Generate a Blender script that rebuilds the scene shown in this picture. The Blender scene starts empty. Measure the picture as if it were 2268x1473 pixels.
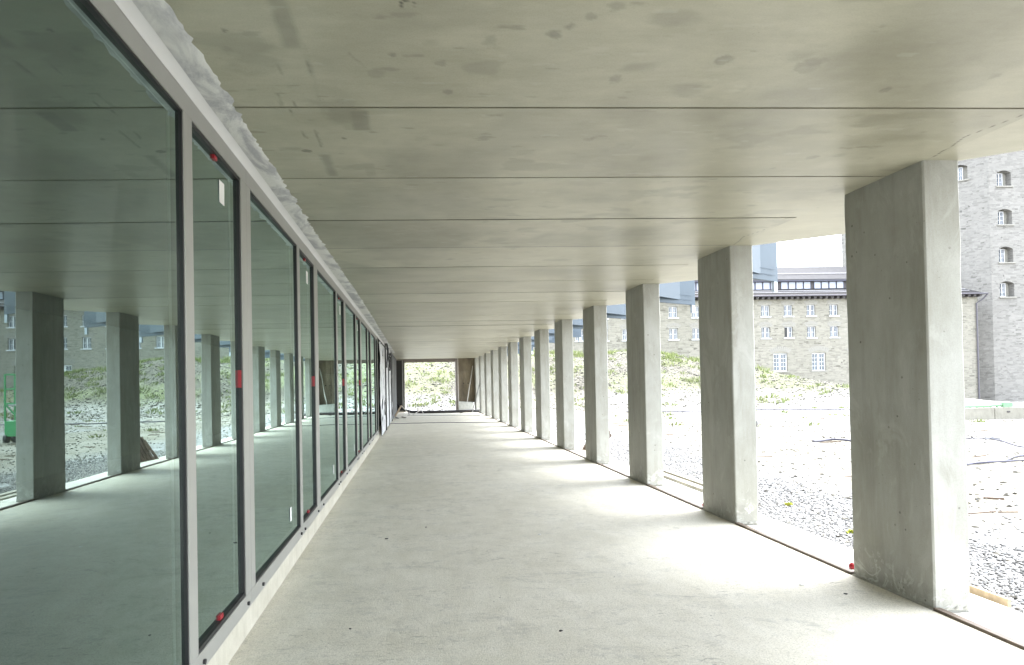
import bpy, bmesh, math, random
import numpy as np
from mathutils import Vector, Matrix, noise
random.seed(7); rng = np.random.default_rng(7)
R = math.radians
S = bpy.context.scene
COL = S.collection

# ------------------------------------------------------------------ camera
W, F = 2268.0, 1500.0
yaw, pit, rol = 0.0475, 0.0135, 0.018
def unrot(v):
    x, y, z = v
    c, s = math.cos(pit), math.sin(pit); y, z = c*y-s*z, s*y+c*z
    c, s = math.cos(yaw), math.sin(yaw); x, y = c*x+s*y, -s*x+c*y
    return Vector((x, y, z))
c_, s_ = math.cos(rol), math.sin(rol)
ax = unrot((c_, 0, -s_)); ay = unrot((s_, 0, c_)); az = -unrot((0, 1, 0))
cam_d = bpy.data.cameras.new('camera'); cam = bpy.data.objects.new('camera', cam_d); COL.objects.link(cam)
M = Matrix((ax, ay, az)).transposed().to_4x4(); M.translation = Vector((0, 0, 1.6)); cam.matrix_world = M
cam_d.sensor_fit = 'HORIZONTAL'; cam_d.sensor_width = 36; cam_d.lens = 36*F/W
cam_d.shift_x = (W/2-989.3)/W; cam_d.shift_y = (830.1-736.5)/W
cam_d.clip_start = .05; cam_d.clip_end = 6000
S.camera = cam

# ------------------------------------------------------------------ world, sun, exposure
w = bpy.data.worlds.new('World'); S.world = w; w.use_nodes = True
nt = w.node_tree; bg = nt.nodes['Background']
sky = nt.nodes.new('ShaderNodeTexSky'); sky.sky_type = 'NISHITA'; sky.sun_disc = False
SUN_EL, SUN_AZ = R(66), R(52)
sky.sun_elevation = SUN_EL; sky.sun_rotation = SUN_AZ; sky.dust_density = 1.0; sky.air_density = 1.0; sky.ozone_density = 1
hs = nt.nodes.new('ShaderNodeHueSaturation'); hs.inputs['Saturation'].default_value = .32
nt.links.new(sky.outputs[0], hs.inputs['Color']); nt.links.new(hs.outputs[0], bg.inputs[0]); bg.inputs[1].default_value = .15
sd = bpy.data.lights.new('sun', 'SUN'); sun = bpy.data.objects.new('sun', sd); COL.objects.link(sun)
sd.energy = .9; sd.angle = R(40); sd.color = (1, .97, .92)
sdir = Vector((math.sin(SUN_AZ)*math.cos(SUN_EL), math.cos(SUN_AZ)*math.cos(SUN_EL), math.sin(SUN_EL)))
sun.rotation_euler = sdir.to_track_quat('Z', 'Y').to_euler()
S.view_settings.view_transform = 'Standard'; S.view_settings.look = 'None'
S.view_settings.exposure = 3.45; S.view_settings.gamma = 1
S.render.engine = 'CYCLES'; S.cycles.max_bounces = 10; S.cycles.diffuse_bounces = 6; S.cycles.glossy_bounces = 5
S.cycles.transparent_max_bounces = 12

# ------------------------------------------------------------------ helpers
def link(o, parent=None):
    COL.objects.link(o)
    if parent: o.parent = parent
    return o
def tag(o, label=None, cat=None, group=None, kind=None):
    for k, v in (('label', label), ('category', cat), ('group', group), ('kind', kind)):
        if v: o[k] = v
    return o
def empty(name, loc=(0, 0, 0), label=None, cat=None, group=None):
    o = bpy.data.objects.new(name, None); o.location = loc; link(o); return tag(o, label, cat, group)
class MB:
    """collects shapes; build() links them as one mesh object"""
    def __init__(s): s.v = []; s.f = []
    def add(s, vs, fs):
        n = len(s.v); s.v += [tuple(v) for v in vs]; s.f += [tuple(i+n for i in f) for f in fs]; return s
    def box(s, x0, x1, y0, y1, z0, z1):
        vs = [(x, y, z) for z in (z0, z1) for y in (y0, y1) for x in (x0, x1)]
        return s.add(vs, [(0, 2, 3, 1), (4, 5, 7, 6), (0, 1, 5, 4), (2, 6, 7, 3), (0, 4, 6, 2), (1, 3, 7, 5)])
    def bar(s, a, b, w, h=None, up=(0, 0, 1)):
        a, b = Vector(a), Vector(b); d = (b-a).normalized(); h = h or w
        u = Vector(up)
        if abs(d.dot(u)) > .95: u = Vector((1, 0, 0))
        r = d.cross(u).normalized(); u = r.cross(d)
        vs = [p+r*i*w/2+u*j*h/2 for p in (a, b) for (i, j) in ((-1, -1), (1, -1), (1, 1), (-1, 1))]
        return s.add(vs, [(0, 1, 2, 3), (7, 6, 5, 4), (0, 4, 5, 1), (1, 5, 6, 2), (2, 6, 7, 3), (3, 7, 4, 0)])
    def prism(s, pts, z0, z1):
        n = len(pts)
        vs = [(x, y, z0) for x, y in pts]+[(x, y, z1) for x, y in pts]
        return s.add(vs, [tuple(range(n))[::-1], tuple(range(n, 2*n))]+[(i, (i+1) % n, n+(i+1) % n, n+i) for i in range(n)])
    def tube(s, pts, r, n=8, closed=False):
        pts = [Vector(p) for p in pts]; m = len(pts); base = len(s.v)
        pu = Vector((0, 0, 1))
        for i, p in enumerate(pts):
            d = (pts[(i+1) % m if closed else min(i+1, m-1)]-pts[i-1 if (closed or i) else 0]).normalized()
            if abs(d.dot(pu)) > .98: pu = Vector((1, 0, 0)) if abs(d.x) < .9 else Vector((0, 1, 0))
            a = d.cross(pu).normalized(); b = a.cross(d); pu = b
            rr = r[i] if isinstance(r, (list, tuple)) else r
            for k in range(n):
                t = 2*math.pi*k/n; s.v.append(tuple(p+a*math.cos(t)*rr+b*math.sin(t)*rr))
        for i in range(m if closed else m-1):
            j = (i+1) % m
            for k in range(n):
                s.f.append((base+i*n+k, base+i*n+(k+1) % n, base+j*n+(k+1) % n, base+j*n+k))
        if not closed:
            s.f.append(tuple(base+k for k in range(n))[::-1]); s.f.append(tuple(base+(m-1)*n+k for k in range(n)))
        return s
    def build(s, name, mat, parent=None, bevel=0, smooth=False, loc=None):
        me = bpy.data.meshes.new(name); me.from_pydata(s.v, [], s.f); me.update()
        bm = bmesh.new(); bm.from_mesh(me); bmesh.ops.recalc_face_normals(bm, faces=bm.faces); bm.to_mesh(me); bm.free()
        o = bpy.data.objects.new(name, me); link(o, parent); me.materials.append(mat)
        if loc: o.location = loc
        if smooth: me.polygons.foreach_set('use_smooth', [True]*len(me.polygons))
        if bevel:
            b = o.modifiers.new('b', 'BEVEL'); b.width = bevel; b.segments = 2; b.limit_method = 'ANGLE'
        return o
def copy_tree(o, parent=None):
    c = o.copy(); COL.objects.link(c); c.parent = parent
    for ch in list(o.children): copy_tree(ch, c)
    return c

# ---- materials
class NT:
    def __init__(s, name):
        s.m = bpy.data.materials.new(name); s.m.use_nodes = True; s.t = s.m.node_tree; s.b = s.t.nodes['Principled BSDF']
        s.out = s.t.nodes['Material Output']; s.tc = s.t.nodes.new('ShaderNodeTexCoord')
    def n(s, ty, **kw):
        x = s.t.nodes.new(ty)
        for k, v in kw.items():
            if k.startswith('i_'):
                key = k[2:]; key = int(key) if key.isdigit() else key.replace('_', ' ')
                s.put(x.inputs[key], v)
            else: setattr(x, k, v)
        return x
    def put(s, sock, v):
        if isinstance(v, bpy.types.NodeSocket): s.t.links.new(v, sock)
        elif isinstance(v, bpy.types.Node): s.t.links.new(v.outputs[0], sock)
        else:
            if sock.type == 'RGBA' and len(v) == 3: v = (*v, 1)
            sock.default_value = v
    def co(s, scale=(1, 1, 1), kind='Object', rot=(0, 0, 0)):
        return s.n('ShaderNodeMapping', i_Vector=s.tc.outputs[kind], i_Scale=scale, i_Rotation=rot)
    def noise(s, scale, detail=4, rough=.55, vec=None, dist=0):
        return s.n('ShaderNodeTexNoise', i_Vector=(vec or s.co()), i_Scale=scale, i_Detail=detail, i_Roughness=rough, i_Distortion=dist)
    def ramp(s, fac, stops, interp='LINEAR'):
        r = s.n('ShaderNodeValToRGB', i_0=fac); r.color_ramp.interpolation = interp
        e = r.color_ramp.elements
        while len(e) < len(stops): e.new(.5)
        for el, (p, c) in zip(e, stops):
            el.position = p; el.color = (c, c, c, 1) if isinstance(c, (int, float)) else (*c, 1)
        return r
    def mix(s, fac, a, b, mode='MIX'):
        x = s.n('ShaderNodeMix', data_type='RGBA', blend_type=mode)
        s.put(x.inputs[0], fac); s.put(x.inputs[6], a); s.put(x.inputs[7], b); return x.outputs[2]
    def math(s, op, a, b=0., clamp=False):
        x = s.n('ShaderNodeMath', operation=op, use_clamp=clamp); s.put(x.inputs[0], a); s.put(x.inputs[1], b); return x.outputs[0]
    def bump(s, h, strength=.3, dist=.01, prev=None):
        x = s.n('ShaderNodeBump', i_Strength=strength, i_Distance=dist, i_Height=h)
        if prev: s.put(x.inputs['Normal'], prev)
        return x.outputs[0]
    def fin(s, color=None, rough=None, bump=None, metal=None, spec=None):
        if color is not None: s.put(s.b.inputs['Base Color'], color)
        if rough is not None: s.put(s.b.inputs['Roughness'], rough)
        if bump is not None: s.put(s.b.inputs['Normal'], bump)
        if metal is not None: s.put(s.b.inputs['Metallic'], metal)
        if spec is not None: s.put(s.b.inputs['Specular IOR Level'], spec)
        return s.m
def simple(name, col, rough=.6, metal=0, var=.12, scale=8, bump=.0, spec=.5):
    n = NT(name); nz = n.noise(scale, 5)
    c = n.mix(n.ramp(nz, [(.3, 0.), (.7, 1.)]), tuple(x*(1-var) for x in col), tuple(min(1, x*(1+var)) for x in col))
    bp = n.bump(n.noise(scale*6, 4), bump, .004) if bump else None
    return n.fin(c, rough, bp, metal, spec)

def concrete(name, lo, hi, rough=.7, big=1.2, streak=(1, 1, 1), spots=.5, basestain=False, spec=.4, bumps=.25, wave=0, attr=False, ripple=1.0):
    n = NT(name)
    if basestain:      # each column has marks of its own
        gp = n.n('ShaderNodeNewGeometry'); n.co = lambda scale=(1, 1, 1), kind='Object', rot=(0, 0, 0): n.n('ShaderNodeMapping', i_Vector=gp.outputs['Position'], i_Scale=scale, i_Rotation=rot)
    v = n.co()
    a = n.noise(big, 6, .6, v, .4); b = n.noise(big*6, 7, .72, n.co(streak)); f = n.noise(140, 3, .6, v)
    t = n.math('ADD', n.math('MULTIPLY', a, .55), n.math('MULTIPLY', b, .45))
    c = n.mix(n.ramp(t, [(.36, 0.), (.64, 1.)]), lo, hi)
    c = n.mix(n.math('MULTIPLY', n.ramp(f, [(.35, 1.), (.55, 0.)]), .18), c, tuple(x*.6 for x in lo))
    # bug holes
    vo = n.n('ShaderNodeTexVoronoi', i_Vector=v, i_Scale=22.); mask = n.ramp(n.noise(3.1, 3, .6, v), [(.52, 0.), (.66, 1.)])
    holes = n.math('MULTIPLY', n.ramp(vo.outputs['Distance'], [(.05, 1.), (.11, 0.)]), mask)
    holes = n.math('MULTIPLY', holes, spots)
    c = n.mix(holes, c, tuple(x*.35 for x in lo))
    if basestain:
        v3 = n.n('ShaderNodeTexVoronoi', i_Vector=v, i_Scale=9.); h3 = n.math('MULTIPLY', n.ramp(v3.outputs['Distance'], [(.06, 1.), (.10, 0.)]), n.ramp(n.noise(2.1, 3, .6, v), [(.50, 0.), (.56, 1.)]))
        c = n.mix(n.math('MULTIPLY', h3, .75), c, (.07, .068, .055))
        dr = n.noise(7, 5, .65, n.co((1, 1, .10)), .3); c = n.mix(n.math('MULTIPLY', n.ramp(dr, [(.52, 0.), (.66, 1.)]), .28), c, (.20, .195, .155))
        dr2 = n.noise(3, 5, .7, n.co((1, 1, .5)), 1.); c = n.mix(n.math('MULTIPLY', n.ramp(dr2, [(.54, 0.), (.62, 1.)]), .22), c, (.55, .55, .52))
        sep = n.n('ShaderNodeSeparateXYZ', i_0=n.tc.outputs['Object'])
        z = n.math('ADD', sep.outputs[2], n.math('MULTIPLY', n.math('SUBTRACT', n.noise(5, 5, .7, v), .5), .7))
        st = n.ramp(z, [(.02, 1.), (.30, 0.)])
        blot = n.ramp(n.noise(9, 5, .65, v, 1.2), [(.42, .15), (.6, .85)])
        c = n.mix(n.math('MULTIPLY', n.math('MULTIPLY', st, blot), .5), c, tuple(x*.5 for x in lo))
        pale = n.ramp(n.noise(4.3, 4, .6, v, 2.), [(.55, 0.), (.6, .6), (.66, 0.)])
        c = n.mix(n.math('MULTIPLY', pale, st), c, (.62, .62, .58))
    if attr:
        at = n.n('ShaderNodeAttribute', attribute_name='stain')
        c = n.mix(n.math('MULTIPLY', at.outputs['Fac'], 1.4, True), c, (.055, .05, .034))
        at2 = n.n('ShaderNodeAttribute', attribute_name='pale')
        c = n.mix(at2.outputs['Fac'], c, (.5, .5, .43))
    h = n.math('ADD', n.math('MULTIPLY', f, .5), n.math('MULTIPLY', b, .5))
    h = n.math('SUBTRACT', h, n.math('MULTIPLY', holes, 1.5))
    bp = n.bump(h, bumps, .006)
    if wave: bp = n.bump(n.noise(1.7*ripple, 2, .5, n.co((1, 2.2, 1))), wave, .05, bp)
    rr = n.n('ShaderNodeMapRange', i_Value=b, i_3=rough-.08, i_4=rough+.12)
    return n.fin(c, rr.outputs[0], bp, 0, spec)

M_ceil = concrete('ceiling concrete', (.32, .305, .22), (.475, .458, .355), .36, 1.1, (.38, 1, 1), .35, spec=.42, bumps=.03, wave=.07, attr=True)
M_col = concrete('column concrete', (.305, .302, .258), (.418, .42, .388), .62, 1.3, (1, 1, .3), .9, basestain=True, bumps=.22)
M_ledge = concrete('ledge boards', (.55, .53, .47), (.70, .68, .62), .75, 2.0, (1, .2, 1), .15, bumps=.15)
M_plinth = concrete('plinth concrete', (.42, .40, .33), (.58, .56, .48), .75, 2.5, (1, 1, .3), .3, bumps=.3)
M_block = concrete('retaining block concrete', (.18, .172, .14), (.27, .26, .22), .8, 1.5, (1, 1, .3), .3)
M_portal = concrete('portal concrete', (.25, .235, .19), (.36, .34, .28), .7, 1.5, (1, 1, .3), .4)

def floor_mat():
    n = NT('floor screed'); v = n.co()
    a = n.noise(.55, 6, .62, v, .5); b = n.noise(5, 7, .7, n.co((1, .55, 1))); f = n.noise(95, 4, .7, v)
    t = n.math('ADD', n.math('MULTIPLY', a, .5), n.math('MULTIPLY', b, .5))
    c = n.mix(n.ramp(t, [(.38, 0.), (.62, 1.)]), (.63, .602, .50), (.77, .742, .648))
    c = n.mix(n.math('MULTIPLY', n.ramp(f, [(.34, 1.), (.5, 0.)]), .6), c, (.24, .232, .18))
    c = n.mix(n.math('MULTIPLY', n.ramp(f, [(.58, 0.), (.75, 1.)]), .25), c, (.6, .6, .56))
    # sparse dark flecks and worn streaks
    vo = n.n('ShaderNodeTexVoronoi', i_Vector=n.co((1, .6, 1)), i_Scale=9.)
    pit_ = n.math('MULTIPLY', n.ramp(vo.outputs['Distance'], [(.03, 1.), (.075, 0.)]), n.ramp(n.noise(2.3, 4, .6, v), [(.5, 0.), (.62, 1.)]))
    c = n.mix(n.math('MULTIPLY', pit_, .85), c, (.13, .12, .1))
    tr = n.noise(30, 3, .6, n.co((.35, 1, 1), rot=(0, 0, .5)), 1.0)
    trm = n.math('MULTIPLY', n.ramp(tr, [(.60, 0.), (.68, 1.)]), n.ramp(n.noise(.9, 3, .5, v), [(.48, 0.), (.62, 1.)]))
    c = n.mix(n.math('MULTIPLY', trm, .7), c, (.24, .23, .2))
    g2 = n.noise(38, 5, .8, v); c = n.mix(n.math('MULTIPLY', n.ramp(g2, [(.40, 1.), (.5, 0.)]), .22), c, (.30, .295, .25))
    pat = n.math('MULTIPLY', n.ramp(n.noise(1.6, 5, .7, n.co((1, 1.6, 1)), 1.5), [(.50, 0.), (.66, 1.)]), n.ramp(n.noise(17, 4, .7, v), [(.4, 0.), (.6, 1.)]))
    c = n.mix(n.math('MULTIPLY', pat, .5), c, (.33, .33, .30))
    h = n.math('ADD', n.math('MULTIPLY', f, .6), n.math('MULTIPLY', b, .6)); h = n.math('ADD', n.math('SUBTRACT', h, n.math('MULTIPLY', trm, .5)), n.math('MULTIPLY', g2, .6))
    bp = n.bump(h, .5, .01)
    return n.fin(c, n.ramp(a, [(.3, .62), (.7, .82)]), bp, 0, .35)
M_floor = floor_mat()

def stone(name, cols, sx=.42, sy=.14, mort=(.37, .36, .33), ax_='x'):
    n = NT(name)
    sep = n.n('ShaderNodeSeparateXYZ', i_0=n.tc.outputs['Object'])
    hx = n.math('SUBTRACT', sep.outputs[0], sep.outputs[1]) if ax_ == 'xy' else sep.outputs[0]
    comb = n.n('ShaderNodeCombineXYZ', i_0=hx, i_1=sep.outputs[2])
    d = n.noise(1.3, 3, .6, comb); add = n.n('ShaderNodeVectorMath', operation='MULTIPLY_ADD', i_0=d.outputs['Color'], i_1=(.22, .12, 0), i_2=comb)
    br = n.n('ShaderNodeTexBrick', i_Vector=add, i_Scale=1.0, i_Mortar_Size=.012, i_Brick_Width=sx, i_Row_Height=sy, i_Mortar_Smooth=.4, i_Bias=0.)
    br.offset = .43; br.squash = .7; br.squash_frequency = 3
    n.put(br.inputs['Color1'], (0, 0, 0)); n.put(br.inputs['Color2'], (1, 1, 1)); n.put(br.inputs['Mortar'], (.5, .5, .5))
    vo = n.n('ShaderNodeTexVoronoi', i_Vector=n.n('ShaderNodeMapping', i_Vector=add, i_Scale=(1/sx*.9, 1/sy*.9, 1)), i_Scale=1.)
    rnd = n.n('ShaderNodeSeparateXYZ', i_0=vo.outputs['Color']).outputs[0]
    t = n.math('ADD', n.math('MULTIPLY', br.outputs['Color'], .55), n.math('MULTIPLY', rnd, .45))
    r = n.ramp(t, [(i/(len(cols)-1), c) for i, c in enumerate(cols)])
    big = n.mix(n.math('MULTIPLY', n.ramp(n.noise(.25, 4, .6), [(.4, 0.), (.65, 1.)]), .35), r, tuple(x*.8 for x in cols[1]))
    c = n.mix(n.math('MULTIPLY', br.outputs['Fac'], .55), big, mort)
    return n.fin(c, .85, n.bump(n.math('SUBTRACT', rnd, br.outputs['Fac']), .5, .04), 0, .2)
M_stone = stone('rubble stone', [(.10, .094, .078), (.225, .216, .178), (.275, .262, .22), (.185, .176, .146), (.30, .288, .246)], .62, .2, (.255, .246, .214))
M_tower = stone('tower stone', [(.10, .097, .088), (.20, .194, .178), (.24, .232, .214), (.16, .155, .142), (.27, .262, .243)], .75, .24, (.22, .215, .2), ax_='xy')
M_trim = simple('pale stone trim', (.23, .222, .195), .8, var=.15)
M_white = simple('white paint', (.50, .51, .53), .5, var=.03)
M_roof = simple('slate roof', (.042, .040, .040), .85, var=.2, scale=3, spec=.1)
M_dark = simple('dark timber', (.05, .045, .045), .7)
M_frameblue = simple('dark blue frames', (.045, .045, .07), .5)
M_pane = simple('far window glass', (.06, .08, .105), .15, var=.3, scale=.9, spec=.8)
M_clear = simple('clerestory glass', (.26, .29, .36), .35, var=.1, scale=.5, spec=.8)
M_blue = simple('blue grey metal cladding', (.028, .052, .074), .55, .0, var=.08, scale=2, bump=.03)
M_alu = simple('powder coated grey frame', (.30, .30, .278), .42, .0, var=.04, scale=5)
M_gasket = simple('black rubber gasket', (.012, .012, .013), .5)
M_red = simple('red plastic', (.33, .014, .024), .45)
M_label = simple('white paper label', (.78, .78, .76), .7, var=.05)
M_bolt = simple('dark steel bolt', (.06, .06, .065), .4, .6)
M_timber = simple('bare timber', (.46, .36, .24), .75, var=.25, scale=14)
M_oldwood = simple('weathered pallet wood', (.12, .085, .06), .85, var=.4, scale=12)
M_driftwood = simple('grey weathered beam', (.36, .34, .28), .8, var=.2, scale=10)
M_rust = simple('dark brown steel angle', (.11, .085, .065), .6, .2, var=.3, scale=10)
M_green = simple('green machine paint', (.04, .30, .10), .45, var=.1)
M_greennet = simple('green netting', (.16, .30, .17), .8)
M_black = simple('black plastic hose', (.02, .02, .022), .45)
M_cable = simple('dark cable', (.035, .035, .06), .5)
M_void = simple('black door leaf', (.022, .022, .02), .6)
M_grey = simple('dark grey boarding', (.10, .105, .11), .65, var=.25, scale=4)
M_steel = simple('galvanised steel', (.36, .36, .37), .45, .5)
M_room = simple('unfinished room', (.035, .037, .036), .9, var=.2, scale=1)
M_plank = simple('pale plank', (.62, .6, .55), .7)

def plastic_mat():
    n = NT('white plastic sheeting'); v = n.co((1, 1, .35))
    nz = n.noise(6, 6, .7, v, 1.5)
    c = n.mix(n.ramp(nz, [(.36, 0.), (.5, 1.)]), (.30, .32, .36), (.66, .68, .71))
    return n.fin(c, .35, n.bump(nz, .6, .03), 0, .6)
M_sheet = plastic_mat()
def plaster_mat():
    n = NT('ragged sealing plaster'); v = n.co()
    nz = n.noise(3.2, 5, .65, n.co((1, .5, 1)), 1.2)
    c = n.mix(n.ramp(nz, [(.42, 0.), (.56, 1.)]), (.40, .40, .415), (.64, .64, .62))
    return n.fin(c, .75, n.bump(n.noise(25, 5, .7, v), .5, .01), 0, .3)
M_plaster = plaster_mat()
M_membrane = simple('pale membrane', (.62, .62, .62), .6, var=.06, scale=2, bump=.2)

def glass_mat():
    n = NT('green tinted double glazing'); n.t.nodes.remove(n.b)
    lw_ = n.n('ShaderNodeLayerWeight', i_Blend=.5); fr = n.math('ADD', n.math('MULTIPLY', n.math('POWER', lw_.outputs['Facing'], 2.2), .90), .07)
    gl = n.n('ShaderNodeBsdfGlossy', i_Roughness=.003); n.put(gl.inputs['Color'], (.74, .95, .91))
    tr = n.n('ShaderNodeBsdfTransparent'); n.put(tr.inputs['Color'], (.55, .68, .60))
    bp = n.bump(n.noise(.8, 2, .5, n.co((1, 1, .6))), .018, .05); n.put(gl.inputs['Normal'], bp)
    mx = n.n('ShaderNodeMixShader', i_0=fr, i_1=tr, i_2=gl)
    df = n.n('ShaderNodeBsdfDiffuse'); n.put(df.inputs['Color'], (.5, .52, .5))
    sm_ = n.math('MULTIPLY', n.ramp(n.noise(1.1, 6, .7, n.co((1, 1.3, .5)), 1.2), [(.42, .15), (.68, 1.)]), .055)
    m2 = n.n('ShaderNodeMixShader', i_0=sm_, i_1=mx, i_2=df); n.put(n.out.inputs[0], m2); return n.m
M_glass = glass_mat()

def ground_mat():
    n = NT('site ground'); v = n.co()
    sep = n.n('ShaderNodeSeparateXYZ', i_0=n.tc.outputs['Object'])
    a = n.noise(.35, 7, .65, v, .4); b = n.noise(6, 7, .75, v); vo = n.n('ShaderNodeTexVoronoi', i_Vector=v, i_Scale=16.)
    sand = n.mix(n.ramp(a, [(.38, 0.), (.62, 1.)]), (.17, .158, .12), (.29, .277, .24))
    sand = n.mix(n.math('MULTIPLY', n.ramp(b, [(.36, 1.), (.5, 0.)]), .45), sand, (.30, .28, .25))
    grav = n.mix(vo.outputs['Color'], (.12, .12, .12), (.42, .42, .41))
    gr2 = n.n('ShaderNodeRGBToBW', i_0=grav)
    # gravel band near the building, ragged edge
    x = n.math('ADD', sep.outputs[0], n.math('MULTIPLY', n.math('SUBTRACT', n.noise(.9, 4, .6, v), .5), 2.6))
    g1 = n.ramp(n.math('MULTIPLY', x, .1), [(.60, 1.), (.72, 0.)])
    g2 = n.ramp(n.math('MULTIPLY', x, .04), [(.48, 0.), (.54, .75)])
    g2b = n.math('MULTIPLY', g2, n.ramp(n.noise(.4, 4, .6, v), [(.4, .2), (.6, 1.)]))
    m = n.math('MAXIMUM', g1, g2b)
    c = n.mix(m, sand, gr2)
    hgt = n.ramp(n.math('MULTIPLY', sep.outputs[2], .2), [(.06, 0.), (.2, 1.)])
    rock = n.mix(n.ramp(b, [(.40, 0.), (.62, 1.)]), (.04, .038, .03), (.17, .16, .128))
    rock = n.mix(n.math('MULTIPLY', n.ramp(n.noise(.22, 5, .6, v), [(.45, 0.), (.6, 1.)]), .45), rock, (.22, .26, .11))
    c = n.mix(n.math('MULTIPLY', hgt, .95), c, rock)
    dbr = n.noise(3.5, 6, .75, n.co((.35, 1.4, 1)), .6); c = n.mix(n.math('MULTIPLY', n.ramp(dbr, [(.54, 0.), (.62, 1.)]), .65), c, (.085, .078, .062))
    return n.fin(c, .9, n.bump(n.math('ADD', b, n.math('MULTIPLY', vo.outputs['Distance'], .6)), .7, .05), 0, .2)
M_ground = ground_mat()
def pebble_mat(name, stops):
    n = NT(name); g = n.n('ShaderNodeNewGeometry')
    return n.fin(n.ramp(g.outputs['Random Per Island'], stops), .85, None, 0, .25)
M_pebble = pebble_mat('gravel stones', [(0, (.09, .09, .088)), (.5, (.24, .24, .235)), (1, (.48, .48, .47))])
M_rubble = pebble_mat('slope rubble', [(0, (.035, .033, .028)), (.4, (.12, .114, .094)), (1, (.29, .278, .24))])
M_grass = pebble_mat('pale green grass', [(0, (.09, .13, .035)), (.5, (.17, .205, .07)), (1, (.27, .29, .13))])
M_weed = pebble_mat('yellow green weeds', [(0, (.16, .24, .04)), (.5, (.30, .36, .06)), (1, (.6, .55, .08))])

YEND = -4.0
# ------------------------------------------------------------------ key sizes
HC, XC, SP, Y1, CD, CW = 3.078, 3.514, 2.859, 4.475, .859, .261
J0, J = 3.5946, 1.2352
ZG = -.12
def sm(v, a, b):
    t = min(1, max(0, (v-a)/(b-a))); return t*t*(3-2*t)
HP = [(-60, 5), (12, 4.4), (17, 4.3), (22.5, 4.0), (27, 3.3), (31, 2.25), (35, 1.2), (39, .45), (43, 0), (2000, 0)]
def Hx(x):
    for (a, ha), (b, hb) in zip(HP, HP[1:]):
        if x <= b: return ha+(hb-ha)*max(0, (x-a))/(b-a)
    return 0
def terr(x, y):
    if x < 4.08 and YEND-.05 < y < 39.9: return -.7
    z = ZG-.13*sm(x, 5, 20)-1.5*sm(y, 28, 75)*sm(x, 22, 46)
    y0 = 43.0 if x < 24 else 43-13*sm(x, 24, 34)
    z += Hx(x)*sm(y, y0, 58.5)
    if x > 5 or y > 41:
        k = sm(max(x-5, y-41), 0, 8)
        z += k*(.10*noise.noise(Vector((x*.35, y*.35, 0)))+.05*noise.noise(Vector((x*1.3, y*1.3, 3))))
        if y > y0: z += .45*sm(y, y0, y0+5)*noise.noise(Vector((x*.22, y*.22, 9)))*min(1, Hx(x)/2)
    return z
# ------------------------------------------------------------------ ground sheet
def coords(bps):
    out = []
    for a, b, st in bps:
        n = max(1, round((b-a)/st)); out += [a+(b-a)*i/n for i in range(n)]
    return out+[bps[-1][1]]
gx = coords([(-2500, -300, 550), (-300, -40, 26), (-40, -4, 2), (-4, 4.07, .8), (4.07, 4.09, .02), (4.09, 12, .25), (12, 50, .5), (50, 100, 2.5), (100, 400, 50), (400, 2500, 525)])
gy = coords([(-2500, -300, 550), (-300, -20.2, 28), (-20, -4.1, 1), (-4.1, -4.0, .1), (-4.0, 2, .68), (2, 20, .3), (20, 39.8, .5), (39.8, 40, .2), (40, 66, .4), (66, 110, 2), (110, 400, 29), (400, 2500, 525)])
g = MB(); nx = len(gx)
for y in gy:
    for x in gx: g.v.append((x, y, terr(x, y)))
g.f = [(j*nx+i, j*nx+i+1, (j+1)*nx+i+1, (j+1)*nx+i) for j in range(len(gy)-1) for i in range(nx-1)]
tag(g.build('ground', M_ground, smooth=True), kind='structure')

# ------------------------------------------------------------------ floor, ledge, ceiling
fl = MB(); fl.box(-7, XC-.02, YEND, 39.75, -.25, 0); tag(fl.build('floor', M_floor), kind='structure')
l = MB()
for k in range(-1, 14):
    a, b = Y1+SP*(k-1), Y1+SP*k
    l.box(XC+.03, 4.075, a+.004, b-.004, -.4, -.016+random.uniform(-.003, .003))
tag(l.build('pavement', M_ledge, bevel=.004), kind='structure')

# ceiling: precast planks with open joints, near part finely meshed so that stains can be stored on it
def seg_d(px, py, a, b):
    ax_, ay_ = a; bx, by = b; dx, dy = bx-ax_, by-ay_; t = np.clip(((px-ax_)*dx+(py-ay_)*dy)/(dx*dx+dy*dy+1e-9), 0, 1)
    return np.hypot(px-ax_-t*dx, py-ay_-t*dy)
def lattice(seed, n=64):
    return np.random.default_rng(seed).random((n, n))
def vnoise(px, py, sc, seed):
    L = lattice(seed); x, y = px*sc+100, py*sc+100; xi, yi = np.floor(x).astype(int), np.floor(y).astype(int); fx, fy = x-xi, y-yi
    fx, fy = fx*fx*(3-2*fx), fy*fy*(3-2*fy); n = 64
    g_ = lambda i, j: L[i % n, j % n]
    return (g_(xi, yi)*(1-fx)+g_(xi+1, yi)*fx)*(1-fy)+(g_(xi, yi+1)*(1-fx)+g_(xi+1, yi+1)*fx)*fy
def fb(px, py, sc, seed): return sum(vnoise(px, py, sc*2**i, seed+i)*.5**i for i in range(4))/1.875
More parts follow.
